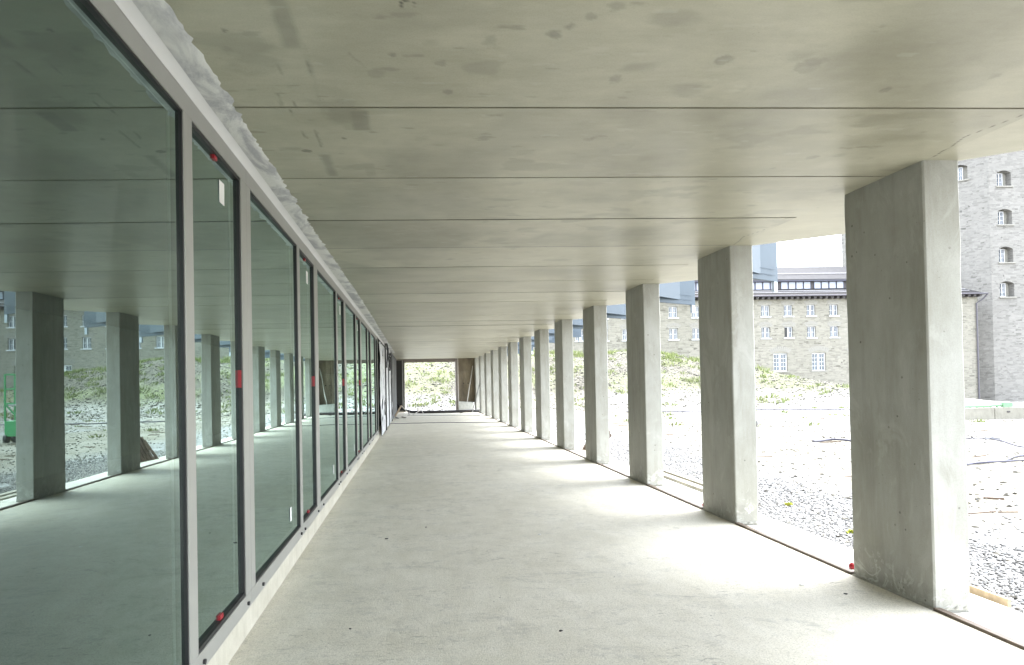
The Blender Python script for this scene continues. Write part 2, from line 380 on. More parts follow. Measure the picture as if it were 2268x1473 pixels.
def stains(px, py):
    nz = fb(px, py, 7, 3); n2 = fb(px, py, 22, 9)
    st = np.zeros_like(px)
    def sq(x0, x1, y0, y1, s, e=.02, sk=0):
        qx = px-sk*(py-y0)
        m = np.clip((qx-x0+nz*e-e/2)/e, 0, 1)*np.clip((x1-qx+nz*e-e/2)/e, 0, 1)*np.clip((py-y0)/e, 0, 1)*np.clip((y1-py)/e, 0, 1)
        return s*m*(.55+.9*nz)
    # long darker strip running away beside the glass
    st = np.maximum(st, sq(-.545, -.43, 2.0, 2.98, .30, .03, -.02)); st = np.maximum(st, sq(-.475, -.43, 2.9, 3.75, .22, .03, -.02))
    st = np.maximum(st, sq(-.60, -.50, 4.32, 4.80, .30, .03)); st = np.maximum(st, sq(-.34, -.22, 3.63, 3.93, .24, .02)); st = np.maximum(st, sq(-.33, -.23, 4.50, 4.80, .20, .02))
    for a, b, s, wd in [((-.60, 2.9), (-.60, 3.35), .3, .010), ((-.67, 3.42), (-.67, 3.6), .35, .008), ((-.60, 3.42), (-.60, 3.6), .35, .008), ((-.67, 3.42), (-.56, 3.42), .3, .008),
                        ((-.64, 3.63), (-.62, 4.05), .35, .008), ((-.55, 3.8), (-.545, 4.2), .35, .008), ((-.46, 3.63), (-.45, 3.85), .45, .009), ((-.47, 2.98), (-.45, 3.4), .4, .009),
                        ((-.55, 4.9), (-.5, 5.6), .22, .010), ((-.27, 3.0), (-.2, 3.15), .25, .010)]:
        st = np.maximum(st, s*np.clip((nz-.36)*5, 0, 1)*np.clip(1-seg_d(px+.02*(n2-.5), py, a, b)/(wd*(.3+1.6*nz)), 0, 1))
    # blotches
    bl = [(-.76, 2.82, .022, .55), (-.79, 2.97, .04, .3), (-.65, 4.27, .035, .7), (-.155, 3.2, .06, .22), (.62, 2.83, .05, .5), (.67, 2.77, .05, .35), (.75, 2.70, .05, .3), (.82, 2.62, .05, .25),
          (-.08, 3.02, .03, .4), (1.9, 3.1, .09, .3), (2.3, 2.9, .10, .25), (2.45, 3.35, .05, .5), (2.9, 3.2, .06, .35), (3.1, 3.05, .05, .35), (.35, 2.9, .10, .2), (1.1, 4.05, .06, .3), (1.35, 4.2, .12, .25),
          (-.40, 4.05, .02, .5), (-.1, 5.3, .05, .3), (1.9, 5.2, .06, .3), (2.7, 4.4, .05, .3), (.2, 6.4, .08, .25), (2.3, 6.6, .1, .25), (1.0, 3.25, .06, .3), (1.45, 3.05, .05, .35), (.15, 3.1, .05, .3), (.2, 3.4, .04, .35)]
    for x, y, r, s in bl:
        r *= .75; d = np.hypot((px-x), (py-y)*.9); st = np.maximum(st, s*.8*np.clip((1.0-d/r-1.9*(n2-.5)-1.2*(nz-.5))*3, 0, 1)*np.clip(2-d/r, 0, 1)*(.5+n2))
    # rust spotted rings and diagonal hairline cracks at the column heads
    for cx, cy, r in [(-.155, 3.18, .035), (-.12, 3.27, .045), (.0, 2.62, .03)]:
        d = np.abs(np.hypot(px-cx, py-cy)-r); st = np.maximum(st, .9*np.clip(1-d/.007, 0, 1)*(n2 > .56))
    for k in range(0, 4):
        yc = Y1+SP*(k-1)
        P = [(3.50, yc-.82), (3.44, yc-.45), (3.50, yc-.26), (3.54, yc-.02)]
        P2 = [(p[0]+.32, p[1]+.05) for p in P]
        for Q, s in ((P, .8), (P2, .25)):
            for a, b in zip(Q, Q[1:]): st = np.maximum(st, s*np.clip(1-seg_d(px+.02*(nz-.5), py, a, b)/(.006*(.5+nz)), 0, 1))
    # trowel smears: thin faint marks
    mk = np.clip((fb(px*.5, py*1.8, 9, 31)-.76)/.06, 0, 1)*.25
    st = np.maximum(st, mk)
    st = np.maximum(st, .17*np.clip((fb(px, py, 1.3, 51)-.46)/.22, 0, 1)*(.6+.8*nz)); st = np.maximum(st,  .17*np.clip((fb(px*.7, py*1.2, 4, 61)-.62)/.10, 0, 1))
    pale = .10*np.clip((fb(px, py, 1.7, 71)-.55)/.2, 0, 1)+.2*np.clip((fb(px*.6, py*2.5, 8, 81)-.76)/.03, 0, 1)
    return np.clip(st, 0, 1), np.clip(pale, 0, 1)

joints = [J0+J*i for i in range(-7, 30) if YEND+.1 < J0+J*i < 39.4]
cv, cf = [], []; nv = 0
XR = XC+.03
def patch(x0, x1, y0, y1, nxp, nyp, za=0, zb=0):
    global nv
    X, Yy = np.meshgrid(np.linspace(x0, x1, nxp+1), np.linspace(y0, y1, nyp+1))
    v = np.stack([X.ravel(), Yy.ravel(), (HC+za+(zb-za)*(Yy.ravel()-y0)/(y1-y0))], 1); cv.append(v)
    i, j = np.meshgrid(np.arange(nxp), np.arange(nyp)); a = (j*(nxp+1)+i).ravel()+nv
    cf.append(np.stack([a, a+nxp+1, a+nxp+2, a+1], 1)); nv += v.shape[0]
def quad(p):
    global nv
    cv.append(np.array(p, float)); cf.append(np.array([[nv, nv+1, nv+2, nv+3]])); nv += 4
edges = [YEND]+joints+[39.4]
for i in range(len(edges)-1):
    g0 = .013 if abs(edges[i]-J0) < .01 else (.008 if edges[i] < 9 else .015); g1 = .013 if abs(edges[i+1]-J0) < .01 else (.008 if edges[i+1] < 9 else .015)
    a, b = edges[i]+g0, edges[i+1]-g1
    near = 1.2 < b < 9.5; za, zb = random.uniform(-.004, .002), random.uniform(-.004, .002)
    patch(-7, -1.2, a, b, 1, 1)
    if near: patch(-1.2, XR, a, b, 380, int((b-a)/.0125), za, zb)
    else: patch(-1.2, XR, a, b, 8, 4, za, zb)
    quad([(-7, a, HC), (XR, a, HC), (XR, a, HC+.03), (-7, a, HC+.03)]); quad([(-7, b, HC), (-7, b, HC+.03), (XR, b, HC+.03), (XR, b, HC)])
    quad([(-7, b, HC+.03), (-7, b+.03, HC+.03), (XR, b+.03, HC+.03), (XR, b, HC+.03)])
# zigzag outer edge beyond the columns
def zig(k):
    y = Y1+SP*(k-1); return [(XC+CW, y+.02), (4.8, y-.80), (4.8, y-1.0), (XC+CW, y-1.95)]
V = np.concatenate(cv); Fc = np.concatenate(cf)
me = bpy.data.meshes.new('ceiling'); me.vertices.add(len(V)); me.vertices.foreach_set('co', V.ravel())
me.loops.add(Fc.size); me.loops.foreach_set('vertex_index', Fc.ravel()); me.polygons.add(len(Fc))
me.polygons.foreach_set('loop_start', np.arange(0, Fc.size, 4)); me.polygons.foreach_set('loop_total', np.full(len(Fc), 4)); me.update(calc_edges=True)
st, pl = stains(V[:, 0], V[:, 1]); far = (V[:, 1] > 9.6) | (V[:, 1] < 1); st[far] *= 0; pl[far] *= 0
gloss_tone = np.random.default_rng(5).random(80)[np.clip(((V[:, 1]-J0)/J+20).astype(int), 0, 79)]; st = np.clip(st+.08*gloss_tone, 0, 1); pl = np.clip(pl+.12*gloss_tone[::-1].mean()*(gloss_tone < .3), 0, 1)  # random tone per plank, painted in to imitate planks differing in gloss
for nm, arr in (('stain', st), ('pale', pl)):
    at = me.attributes.new(nm, 'FLOAT', 'POINT'); at.data.foreach_set('value', arr.astype(np.float32))
me.materials.append(M_ceil); ceil = link(bpy.data.objects.new('ceiling', me)); tag(ceil, kind='structure')
# outer slab strip with zigzag outline (same slab, flush joint), and the slab body above
strip = MB().box(XR, XC+CW, YEND, 39.4, HC, HC+.32)
for k in range(13, -2, -1):
    q = zig(k)
    if k == -1: q = q[:3]+[(XC+CW, YEND)]
    strip.prism(q, HC, HC+.32)
strip.build('slab_edge', M_ceil, ceil)
# upper storey standing on the slab
ub = empty('upper_storey', (0, 12, 3.4), 'closed upper storey standing on the concrete ceiling slab', 'building')
o = MB().box(-7, XR-.01, YEND, 39.4, HC+.05, 6.2).build('wall', M_blue, ub); o.location = (0, -12, -3.4)

# ------------------------------------------------------------------ columns
def make_column():
    n = 10; m = MB()
    # shaft subdivided so that arrises are slightly uneven
    xs = [0, .012, CW-.012, CW]; rows = 34; ring = []
    P = [(.010, 0), (CW-.010, 0), (CW, .010), (CW, CD-.010), (CW-.010, CD), (.010, CD), (0, CD-.010), (0, .010)]
    for r in range(rows+1):
        z = -.03+(HC+.033)*r/rows
        for (x, y) in P:
            d = .0035*noise.noise(Vector((x*3, y*3, z*5)))+(.004*noise.noise(Vector((x*9, y*9, z*22))) if z < .5 else 0)
            m.v.append((x+d*(1 if x > .1 else -1), y+d*(1 if y > .3 else -1), z))
    for r in range(rows):
        for k in range(8): m.f.append((r*8+k, r*8+(k+1) % 8, (r+1)*8+(k+1) % 8, (r+1)*8+k))
    return m
col0 = make_column().build('concrete_column', M_col)
# crumbly mortar fillet at the foot of each column
def fillet():
    m = MB(); n = 60; out = []; top = []
    path = [(0-.002, CD*i/24) for i in range(24, -1, -1)]+[(CW*i/8, -.002) for i in range(1, 9)]
    for i, (x, y) in enumerate(path):
        w_ = .012+.020*abs(noise.noise(Vector((i*.7, 1, 2)))); h_ = .008+.035*abs(noise.noise(Vector((i*.5, 7, 3))))
        nx_, ny_ = (-1, 0) if i < 25 else (0, -1)
        m.v += [(x+nx_*w_, y+ny_*w_, .001), (x+nx_*.001, y+ny_*.001, h_)]
    for i in range(len(path)-1): m.f.append((2*i, 2*i+2, 2*i+3, 2*i+1))
    return m
M_mortar = concrete('rough mortar', (.24, .24, .2), (.42, .41, .37), .85, 6, (1, 1, 1), .3, bumps=.6)
fillet().build('mortar_fillet', M_mortar, col0)
ordn = ['nearest', 'second', 'third', 'fourth', 'fifth', 'sixth', 'seventh', 'eighth', 'ninth', 'tenth', 'eleventh', 'twelfth', 'thirteenth']
for k in range(-1, 14):
    c = col0 if k == 1 else copy_tree(col0)
    c.location = (XC, Y1+SP*(k-1), 0)
    lab = ('nearest and largest grey concrete column, at the right of the corridor' if k == 1 else
           '%s grey concrete column from the camera, %s' % (ordn[k-1], ['', 'with the blue panel behind its right side', 'left of the gap that shows two rows of small windows', 'between wider nearer columns before the grassy slope', 'in the middle of the colonnade before the slope'][min(k-1, 4)]) if 1 < k < 14 else
           'grey concrete column of the colonnade behind the camera')
    tag(c, lab, 'column', 'concrete columns of the colonnade')

# dark angle strips between the columns
for k in range(-1, 14):
    m = MB(); a = Y1+SP*(k-1)+CD if k >= 0 else 0; a = Y1+SP*(k-2)+CD; b = Y1+SP*(k-1)
    if b > 39.5: continue
    m.box(XC-.019, XC+.029, a+.01, b-.01, -.05, .020+random.uniform(-.004, .004))
    o = m.build('edge_strip', M_rust); tag(o, 'dark brown steel edge strip on the floor just before the %s column' % (ordn[k-1] if k > 0 else 'unseen'), 'edge strip', 'edge strips between the columns')
    if k < 0: bpy.data.objects.remove(o)

# red caps at column feet
for k, (x, y) in ((1, (3.66, Y1+CD+.22)), (2, (3.66, Y1+SP+CD+.28))):
    m = MB(); m.tube([(0, 0, 0), (0, 0, .012), (0, 0, .035), (0, 0, .05)], [.03, .036, .030, .012], 12)
    o = m.build('red_stopper', M_red, smooth=True, loc=(x, y, -.014))
    tag(o, 'small red plastic cap on the pale ledge behind the foot of the %s column' % ordn[k-1], 'cap', 'red caps on the ledge')

# ------------------------------------------------------------------ glass wall
GX = -1.10
gw = empty('glass_wall', (GX, 3.4, 0), 'long glazed wall with grey metal frames along the left side of the corridor', 'glass wall')
def loc0(o, parent=None): o.location = o.location-Vector((GX, 3.4, 0)); return o
ZB, ZT, FB, FT = .28, 2.94, .182, 3.05
XF0, XF1 = GX-.03, GX+.012      # frame back and front
PER = 3.155
# unit: wide pane start s, its frame; narrow pane
def sticker(m, y, z, h=.15, w_=.035, q=0):
    m.box(GX-.0125+q, GX-.011+q, y, y+w_, z, z+h)
def unit(s, idx):
    """s: start (Y) of wide pane opening"""
    wide = (s, s+1.83); nar = (s+1.955, s+1.955+.95); a, b = s-.112, s+PER-.114
    f = MB()
    for z0, z1 in ((FB, ZB), (ZT, FT)): f.box(XF0-.04, XF1, a, b, z0, z1)
    for y0, y1 in ((a, wide[0]), (wide[1], nar[0]), (nar[1], b)): f.box(XF0-.04, XF1, y0, y1, ZB, ZT)
    fr = loc0(f.build('window_frame', M_alu, gw, bevel=.0025))
    if idx in range(1, 5): pass
    for (y0, y1), wd in ((wide, .016), (nar, .030)):
        g_ = MB(); t = wd
        g_.box(XF0-.02, XF1-.006, y0, y1, ZB, ZB+t*.8); g_.box(XF0-.02, XF1-.006, y0, y1, ZT-t*.8, ZT)
        g_.box(XF0-.02, XF1-.006, y0, y0+t*.3, ZB, ZT); g_.box(XF0-.02, XF1-.006, y1-t*.8, y1, ZB, ZT)
        go = g_.build('gasket', M_gasket, fr)
        p = MB(); yc = (y0+y1)/2; h = (y1-y0)/2
        p.add([(0, -h, ZB), (0, h, ZB), (0, h, ZT), (0, -h, ZT)], [(0, 1, 2, 3)])
        po = p.build('glass_pane', M_glass, fr); tl = TILT.get((idx, wd), .0015*random.uniform(-1, 1)); po.location = (GX+(-.009 if wd < .02 else -.013)-abs(tl)*h, yc, 0); po.rotation_euler = (0, 0, tl)
    # clips and labels
    ny0, ny1 = nar
    if idx < 4:
        c = MB()
        c.box(GX-.021, GX-.004, ny0+.43, ny0+.49, ZT-.045, ZT-.012); o = c.build('red_clip', M_red, fr)
        c = MB(); c.box(GX-.021, GX-.004, ny0+.43, ny0+.49, ZB+.012, ZB+.05); c.build('red_clip', M_red, fr)
        c = MB(); c.box(GX-.021, GX+.005, ny1-.030, ny1-.008, 1.60, 1.71); c.build('red_clip', M_red, fr)
        c = MB(); sticker(c, ny0+.55, 2.68, .13, .10); c.build('paper_label', M_label, fr)
        if idx: c = MB(); sticker(c, s+1.38, .42, .12, .06, .0055); idx and c.build('paper_label', M_label, fr)
    for y in (wide[0]+.20, wide[1]-.02, nar[0]+.07, nar[1]+.03):
        bo = MB(); bo.tube([(XF1, y, .222), (XF1+.014, y, .222)], .013, 6); bo.build('bolt', M_bolt, fr)
    return fr
TILT = {(0, .016): -.008, (0, .030): -.006, (1, .016): -.005, (1, .030): -.004, (2, .016): -.003}
for i in range(-1, 6):
    unit(1.465+PER*i, i)
pc = MB(); pc.box(XF0-.1, GX-.006, YEND, 39.3, 0, FB-.001)
loc0(pc.build('plinth', M_plinth, gw, bevel=.004))
# sealing membrane and ragged plaster up to the ceiling
m = MB(); ys = np.arange(-3.8, 31, .035); rowsP = []
for y in ys:
    e = -.918+.014*noise.noise(Vector((y*1.1, 0, 0)))+.012*noise.noise(Vector((y*7, 3, 0)))+.030*noise.noise(Vector((y*31, 5, 0)))+.03*sm(y, 6, 12)
    if noise.noise(Vector((y*5.3, 9, 2))) > .38: e += .022
    c1 = -1.045+.003*noise.noise(Vector((y*1.5, 2, 0)))
    rowsP.append([(c1, y, HC-.008), ((c1+e)/2, y, HC-.007+.0025*noise.noise(Vector((y*9, 1, 1)))), (e-.012, y, HC-.006), (e, y, HC+.001)])
for r in rowsP: m.v += r
m.f = [(4*i+j, 4*i+j+1, 4*i+5+j, 4*i+4+j) for i in range(len(ys)-1) for j in range(3)]
loc0(m.build('plaster_strip', M_plaster, gw, smooth=True))
m = MB()
for y in ys:
    c1 = -1.045+.003*noise.noise(Vector((y*1.5, 2, 0)))
    m.v += [(XF1+.002, y, FT-.012+.006*noise.noise(Vector((y*1.9, 5, 5)))), (XF1+.012, y, FT+.006), (c1+.004, y, HC-.009)]
m.f = [(3*i+j, 3*i+j+1, 3*i+4+j, 3*i+3+j) for i in range(len(ys)-1) for j in range(2)]
loc0(m.build('membrane', M_membrane, gw, smooth=True))
m = MB(); m.box(XF0-.04, GX-.002, YEND, 39.3, FT+.001, HC); loc0(m.build('head_packing', M_gasket, gw))
# dark unfinished room behind the glass
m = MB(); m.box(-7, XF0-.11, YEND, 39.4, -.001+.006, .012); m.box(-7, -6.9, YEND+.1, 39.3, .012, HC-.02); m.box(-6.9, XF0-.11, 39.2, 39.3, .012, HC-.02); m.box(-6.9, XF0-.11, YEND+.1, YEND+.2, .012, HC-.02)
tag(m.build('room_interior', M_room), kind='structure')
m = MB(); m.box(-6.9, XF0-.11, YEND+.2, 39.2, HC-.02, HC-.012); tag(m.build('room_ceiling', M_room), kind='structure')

# ------------------------------------------------------------------ far left: sheeting, boarding, door leaf
m = MB(); ys = np.linspace(20.6, 30.9, 260); zs = np.linspace(.02, 3.0, 46); nz_ = len(zs)
for y in ys:
    for z in zs:
        top = 2.93+.1*noise.noise(Vector((y*1.7, 0, 0)))
        zz_ = .03+(top-.03)*(z/3.0)
        x = -1.045+.035*noise.noise(Vector((y*3.1, z*.7, 1)))+.035*noise.noise(Vector((y*8, z*2.2, 4)))+.05*max(0, .4-z)
        m.v.append((x, y, zz_))
m.f = [(i*nz_+j, i*nz_+j+1, (i+1)*nz_+j+1, (i+1)*nz_+j) for i in range(len(ys)-1) for j in range(nz_-1) if noise.noise(Vector((ys[i]*1.9, zs[j]*.55, 8))) < .42]
tag(m.build('plastic_sheet', M_sheet, smooth=True), 'crumpled white plastic sheeting hung over the far end of the glass wall', 'plastic sheet')
for i, y in enumerate((23.6, 26.4, 29.4)):
    m = MB(); m.bar((-1.0, y, .03), (-1.0, y, 3.04), .035, .04); o = m.build('timber_batten', M_grey if i % 2 else M_void)
    tag(o, 'dark upright batten holding white plastic sheeting, %s counted from the glass panes' % ordn[i].replace('nearest', 'first'), 'batten', 'battens over the plastic sheeting')
m = MB()
for (yc, zc, r) in ((25.6, 2.55, .16), (25.75, 2.5, .20), (25.5, 2.35, .14)):
    m.tube([(-.92+.02*math.cos(3*t), yc+r*1.6*math.cos(t), zc+r*math.sin(t)*1.5) for t in np.linspace(0, 2*math.pi, 20, endpoint=False)], .018, 6, closed=True)
tag(m.build('cable_coil', M_black, smooth=True), 'black coil of cable hanging high on the plastic sheeting', 'cable coil')
m = MB()
for i in range(5):
    y = 22.9+.16*i; m.tube([(-.93, y, 3.0), (-.90, y+.1, 2.85-.1*random.random()), (-.93, y-.1+.3*random.random(), 2.45-.3*random.random())], .022, 5)
tag(m.build('cable_bundle', M_black, smooth=True), 'tangled black cables dangling from the ceiling edge before the plastic sheeting', 'cables')
gb = empty('boarding', (-1.06, 35, 0), 'dark grey board cladding between plastic sheeting and black door', 'boarding')
for i in range(6):
    a = 31.0+i*1.27; MB().box(-1.09, -1.03+.01*(i % 2), a, a+1.25, 0, 3.06).build('board', M_grey, gb, bevel=.004).location = (1.06, -35, 0)
dl = empty('door_leaf', (-.82, 38.55, 0), 'black door leaf standing open at the left of the bright end opening', 'door')
MB().box(-.22, .12, -.03, .03, .12, 2.98).build('leaf', M_void, dl, bevel=.004)
MB().box(.135, .165, -.03, .03, .12, 2.98).build('edge_bar', M_steel, dl); MB().box(.18, .215, -.03, .03, .12, 2.98).build('leaf', M_void, dl)
o = MB(); o.bar((.12, -.04, 1.35), (.19, -.05, 1.35), .03); o.build('handle', M_steel, dl)

# ------------------------------------------------------------------ end portal
ep = empty('end_portal', (1, 39.5, 0), 'concrete end wall framing the bright square opening at the far end', 'portal')
def P_(mb, name, mat, bevel=.004): o = mb.build(name, mat, ep, bevel=bevel); o.location = (-1, -39.5, 0); return o
P_(MB().box(-7, -.60, 39.4, 39.7, -.2, 3.4), 'wall', M_portal)
P_(MB().box(-.60, 2.38, 39.4, 39.7, 2.88, 3.4), 'lintel', simple('grey brown lintel', (.24, .21, .19), .7))
P_(MB().box(2.38, 2.50, 39.32, 39.72, -.2, 3.07), 'jamb', simple('grey brown jamb', (.26, .235, .22), .7))
P_(MB().box(2.50, 2.555, 39.26, 39.38, -.2, 3.07), 'jamb_trim', simple('pale jamb trim', (.5, .46, .42), .7))
P_(MB().box(-.60, -.56, 39.36, 39.72, 0, 2.88), 'jamb', M_plank)
brown = NT('stained shuttering board'); nzb = brown.noise(2.2, 6, .65, brown.co((1, 1, .4)))
M_brown = brown.fin(brown.mix(brown.ramp(nzb, [(.35, 0.), (.65, 1.)]), (.13, .105, .07), (.26, .22, .15)), .75)
w4 = MB()
for i in range(4):
    for z0, z1 in ((-.2, 2.28), (2.288, 3.4)):
        w4.box(2.56+.235*i, 2.56+.235*i+.229, 39.42, 39.7, z0, z1)
P_(w4, 'board_wall', M_brown)
for x in (2.86, 3.12): P_(MB().tube([(x, 39.41, 1.62), (x, 39.425, 1.62)], .035, 8), 'anchor_hole', M_void, 0)
P_(MB().box(3.50, 3.62, 39.1, 39.7, -.2, 3.4), 'end_post', M_col)
P_(MB().box(3.66, 4.05, 39.42, 39.7, -.2, 3.4), 'wall', M_portal)

# things on the floor at the end
tr = MB(); tr.v = [(2.50, 38.3, 0), (3.30, 38.2, 0), (3.45, 38.9, 0), (2.62, 39.1, 0), (2.47, 38.3, .55), (3.30, 38.2, .50), (3.46, 38.9, .52), (2.60, 39.1, .58)]
tr.f = [(0, 3, 2, 1), (0, 1, 5, 4), (1, 2, 6, 5), (2, 3, 7, 6), (3, 0, 4, 7)]
o = tr.build('rubble_trough', simple('pale grey trough', (.55, .56, .52), .7)); s_m = o.modifiers.new('s', 'SOLIDIFY'); s_m.thickness = .03
tag(o, 'pale grey open trough against the brown board wall at the far end', 'trough')
m = MB(); m.bar((2.92, 38.75, .12), (3.40, 39.35, 2.62), .10, .035); tag(m.build('leaning_plank', M_plank), 'pale plank standing in the trough and leaning on the brown wall', 'plank')
m = MB(); m.bar((3.12, 36.9, .02), (3.55, 36.2, 1.85), .035, .035); tag(m.build('leaning_pole', M_steel), 'thin grey pole leaning on a far column right of the trough', 'pole')
m = MB(); m.bar((2.25, 39.1, .02), (2.44, 39.34, .9), .02, .02); tag(m.build('thin_rod', M_steel), 'thin rod leaning against the right jamb of the end opening', 'rod')
hp = [(-1.0, 38.6, .5), (-.85, 38.3, .33), (-.6, 37.9, .18), (-.2, 37.5, .09), (.4, 37.3, .075), (1.2, 37.3, .075), (2.2, 37.45, .075), (3.2, 37.5, .08), (3.72, 37.6, .08), (4.4, 37.7, .02)]
m = MB(); m.tube(hp, .075, 10); tag(m.build('black_hose', M_black, smooth=True), 'thick black hose lying across the corridor floor at the far end', 'hose')
m = MB(); m.tube([(-1.08+.19*i, 27.95+.04*math.sin(i*1.7)-.05*i*(i > 14)*.3, .010) for i in range(26)], .010, 5); tag(m.build('floor_cable', M_cable), 'thin dark cable lying straight across the floor before the far debris', 'cable')
m = MB(); m.tube([(-.4+.3*i, 35.3+.12*math.sin(i*.9)-.14*i, .013) for i in range(13)], .010, 5); tag(m.build('floor_cable', M_cable), 'thin cable on the floor just in front of the thick black hose', 'cable')
for i, (a, b, w_, lab) in enumerate([((-1.0, 34.2, .02), (-.72, 36.0, .5), .09, 'pale board propped up at the left wall beside the hose end'),
                         ((-.72, 36.0, .48), (-.2, 34.4, .03), .05, 'thin pale lath sloping down to the floor beside the hose end'),
                         ((-.95, 33.0, .03), (-.8, 31.9, .03), .07, 'short dark offcut lying at the foot of the grey boarding'),
                         ((-.65, 33.4, .02), (-.45, 32.6, .02), .05, 'small dark wood scrap on the floor left of the hose'),
                         ((-.1, 35.6, .02), (.35, 36.4, .25), .03, 'bent wire lath poking up before the middle of the hose'),
                         ((.35, 36.4, .25), (.45, 34.9, .02), .03, 'thin wire lath bent down before the black hose'),
                         ((-.35, 36.2, .02), (-.25, 36.3, .42), .025, 'short upright stick before the left part of the hose'),
                         ((2.4, 36.3, .02), (3.0, 36.5, .14), .04, 'flat lath on the floor before the trough')]):
    m = MB(); m.bar(a, b, w_, .02); tag(m.build('wood_scrap', [M_timber, M_plank, M_void, M_oldwood, M_plank, M_plank, M_steel, M_oldwood][i]), lab, 'wood scrap', 'scraps at the far end of the floor')
for i, (x, y, s, lab) in enumerate([(-.32, 7.08, .013, 'dark pebble on the floor nearest the glass wall'), (1.28, 7.07, .012, 'pale chip in the middle of the floor'), (.91, 4.33, .010, 'dark crumb on the near floor, centre of the photo'),
                        (3.14, 4.86, .011, 'dark crumb beside the foot of the nearest column'), (2.95, 5.1, .016, 'pale chip beside the foot of the nearest column'), (-.45, 4.5, .008, 'dark crumb on the near floor close to the glass wall'), (.1, 7.6, .008, 'small dark crumb in the middle distance of the floor')]):
    bm = bmesh.new(); bmesh.ops.create_icosphere(bm, subdivisions=1, radius=s)
    for v in bm.verts: v.co.x *= 1.3+.3*random.random(); v.co.z *= .5; v.co += Vector([random.uniform(-.2, .2)*s for _ in range(3)])
    me_ = bpy.data.meshes.new('pebble'); bm.to_mesh(me_); bm.free(); me_.materials.append(M_label if 'pale' in lab else M_dark)
    o = link(bpy.data.objects.new('pebble', me_)); o.location = (x, y, s*.4); tag(o, lab, 'pebble', 'crumbs on the floor')

# ------------------------------------------------------------------ blue cladding fins
def fin():
    root = empty('cladding_fin')
    a, b = Vector((3.87, -1.63)), Vector((5.22, -.75)); d = (b-a).normalized(); nn = Vector((d.y, -d.x))
    t = .05; pts = [a, b, b-nn*t, a-nn*t]
    m = MB(); m.prism([tuple(p) for p in pts], 2.975, 4.4); m.build('panel', M_blue, root, bevel=.004)
    m = MB()
    for z in (3.06, 3.14): m.bar((a.x+nn.x*.004, a.y+nn.y*.004, z), (b.x-.06+nn.x*.004, b.y-.06+nn.y*.004, z), .005, .006)
    m.build('seam', M_blue, root)
    m = MB(); m.prism([(3.80, -1.975), (4.83, -1.02), (4.80, -1.0), (3.78, -1.95)], 3.05, 4.4); m.build('fascia_panel', M_blue, root)
    m = MB(); c = b-d*.10; m.prism([tuple(c), tuple(b-d*.01), tuple(b-d*.01-nn*.04), tuple(c-nn*.04)], 2.83, 2.974); m.build('bracket', simple('pale bracket', (.35, .4, .45), .5), root)
    return root
f0 = fin()
for k in range(1, 14):
    o = f0 if k == 1 else copy_tree(f0)
    o.location = (0, Y1+SP*(k-1), 0)
    tag(o, ('blue grey metal fin under the slab, seen just left of the %s column' % ordn[k-2]) if 3 <= k <= 13 else ('blue grey metal fin outside the nearest column, out of the camera view' if k == 1 else 'blue grey metal fin hidden behind the head of the nearest column'), 'metal fin', 'blue fins along the slab edge')
# zigzag top closing: link the fins to the slab so that they hang from it
for k in range(1, 14):
    y = Y1+SP*(k-1); m = MB(); m.prism([(4.78, y-.99), (4.34, y-1.30), (4.9, y-.93), (4.79, y-.82)], HC+.04, HC+.3)
    m.build('slab_tongue', M_ceil, ceil)

# ------------------------------------------------------------------ stone building
def wall_with_openings(m, x0, x1, z0, z1, ops, Yf, dep, X=lambda x, d: (x, d)):
    xs = sorted({x0, x1, *[v for o in ops for v in (o[0], o[1])]}); zs = sorted({z0, z1, *[v for o in ops for v in (o[2], o[3])]})
    def inside(x, z): return any(o[0] < x < o[1] and o[2] < z < o[3] for o in ops)
    for a, b in zip(xs, xs[1:]):
        for c, d in zip(zs, zs[1:]):
            if not inside((a+b)/2, (c+d)/2):
                m.add([(a, Yf, c), (b, Yf, c), (b, Yf, d), (a, Yf, d)], [(0, 1, 2, 3)])
    for (a, b, c, d) in [o[:4] for o in ops]:
        m.add([(a, Yf, c), (b, Yf, c), (b, Yf+dep, c), (a, Yf+dep, c)], [(0, 1, 2, 3)]); m.add([(a, Yf, d), (a, Yf+dep, d), (b, Yf+dep, d), (b, Yf, d)], [(0, 1, 2, 3)])
        m.add([(a, Yf, c), (a, Yf+dep, c), (a, Yf+dep, d), (a, Yf, d)], [(0, 1, 2, 3)]); m.add([(b, Yf, c), (b, Yf, d), (b, Yf+dep, d), (b, Yf+dep, c)], [(0, 1, 2, 3)])
def casement(w, h, cols=2, rows=2, fw=.09, mull=.16, label=None):
    """returns (frame mesh, pane mesh) centred, facing -Y"""
    f = MB(); f.box(-w/2, w/2, -.03, .05, -h/2, -h/2+fw); f.box(-w/2, w/2, -.03, .05, h/2-fw, h/2)
    f.box(-w/2, -w/2+fw, -.03, .05, -h/2+fw, h/2-fw); f.box(w/2-fw, w/2, -.03, .05, -h/2+fw, h/2-fw)
    f.box(-mull/2, mull/2, -.035, .05, -h/2+fw, h/2-fw)
    for s in (-1, 1):
        xa, xb = sorted((s*mull/2, s*(w/2-fw)))
        for c in range(1, cols): x = xa+(xb-xa)*c/cols; f.box(x-.018, x+.018, -.01, .03, -h/2+fw, h/2-fw)
        for r in range(1, rows): z = -h/2+fw+(h-2*fw)*r/rows; f.box(xa, xb, -.012, .03, z-.022, z+.022)
    return f
sb = empty('stone_building', (40, 75, -1.8), 'long pale rubble stone building with slate eaves beyond the site', 'building')
YB = 75.0
def B_(mb, name, mat, parent=None, bevel=0):
    o = mb.build(name, mat, parent or sb, bevel=bevel); 
    if parent is None: o.location = (-40, -75, 1.8)
    return o
ops = []; small = []; bigw = []
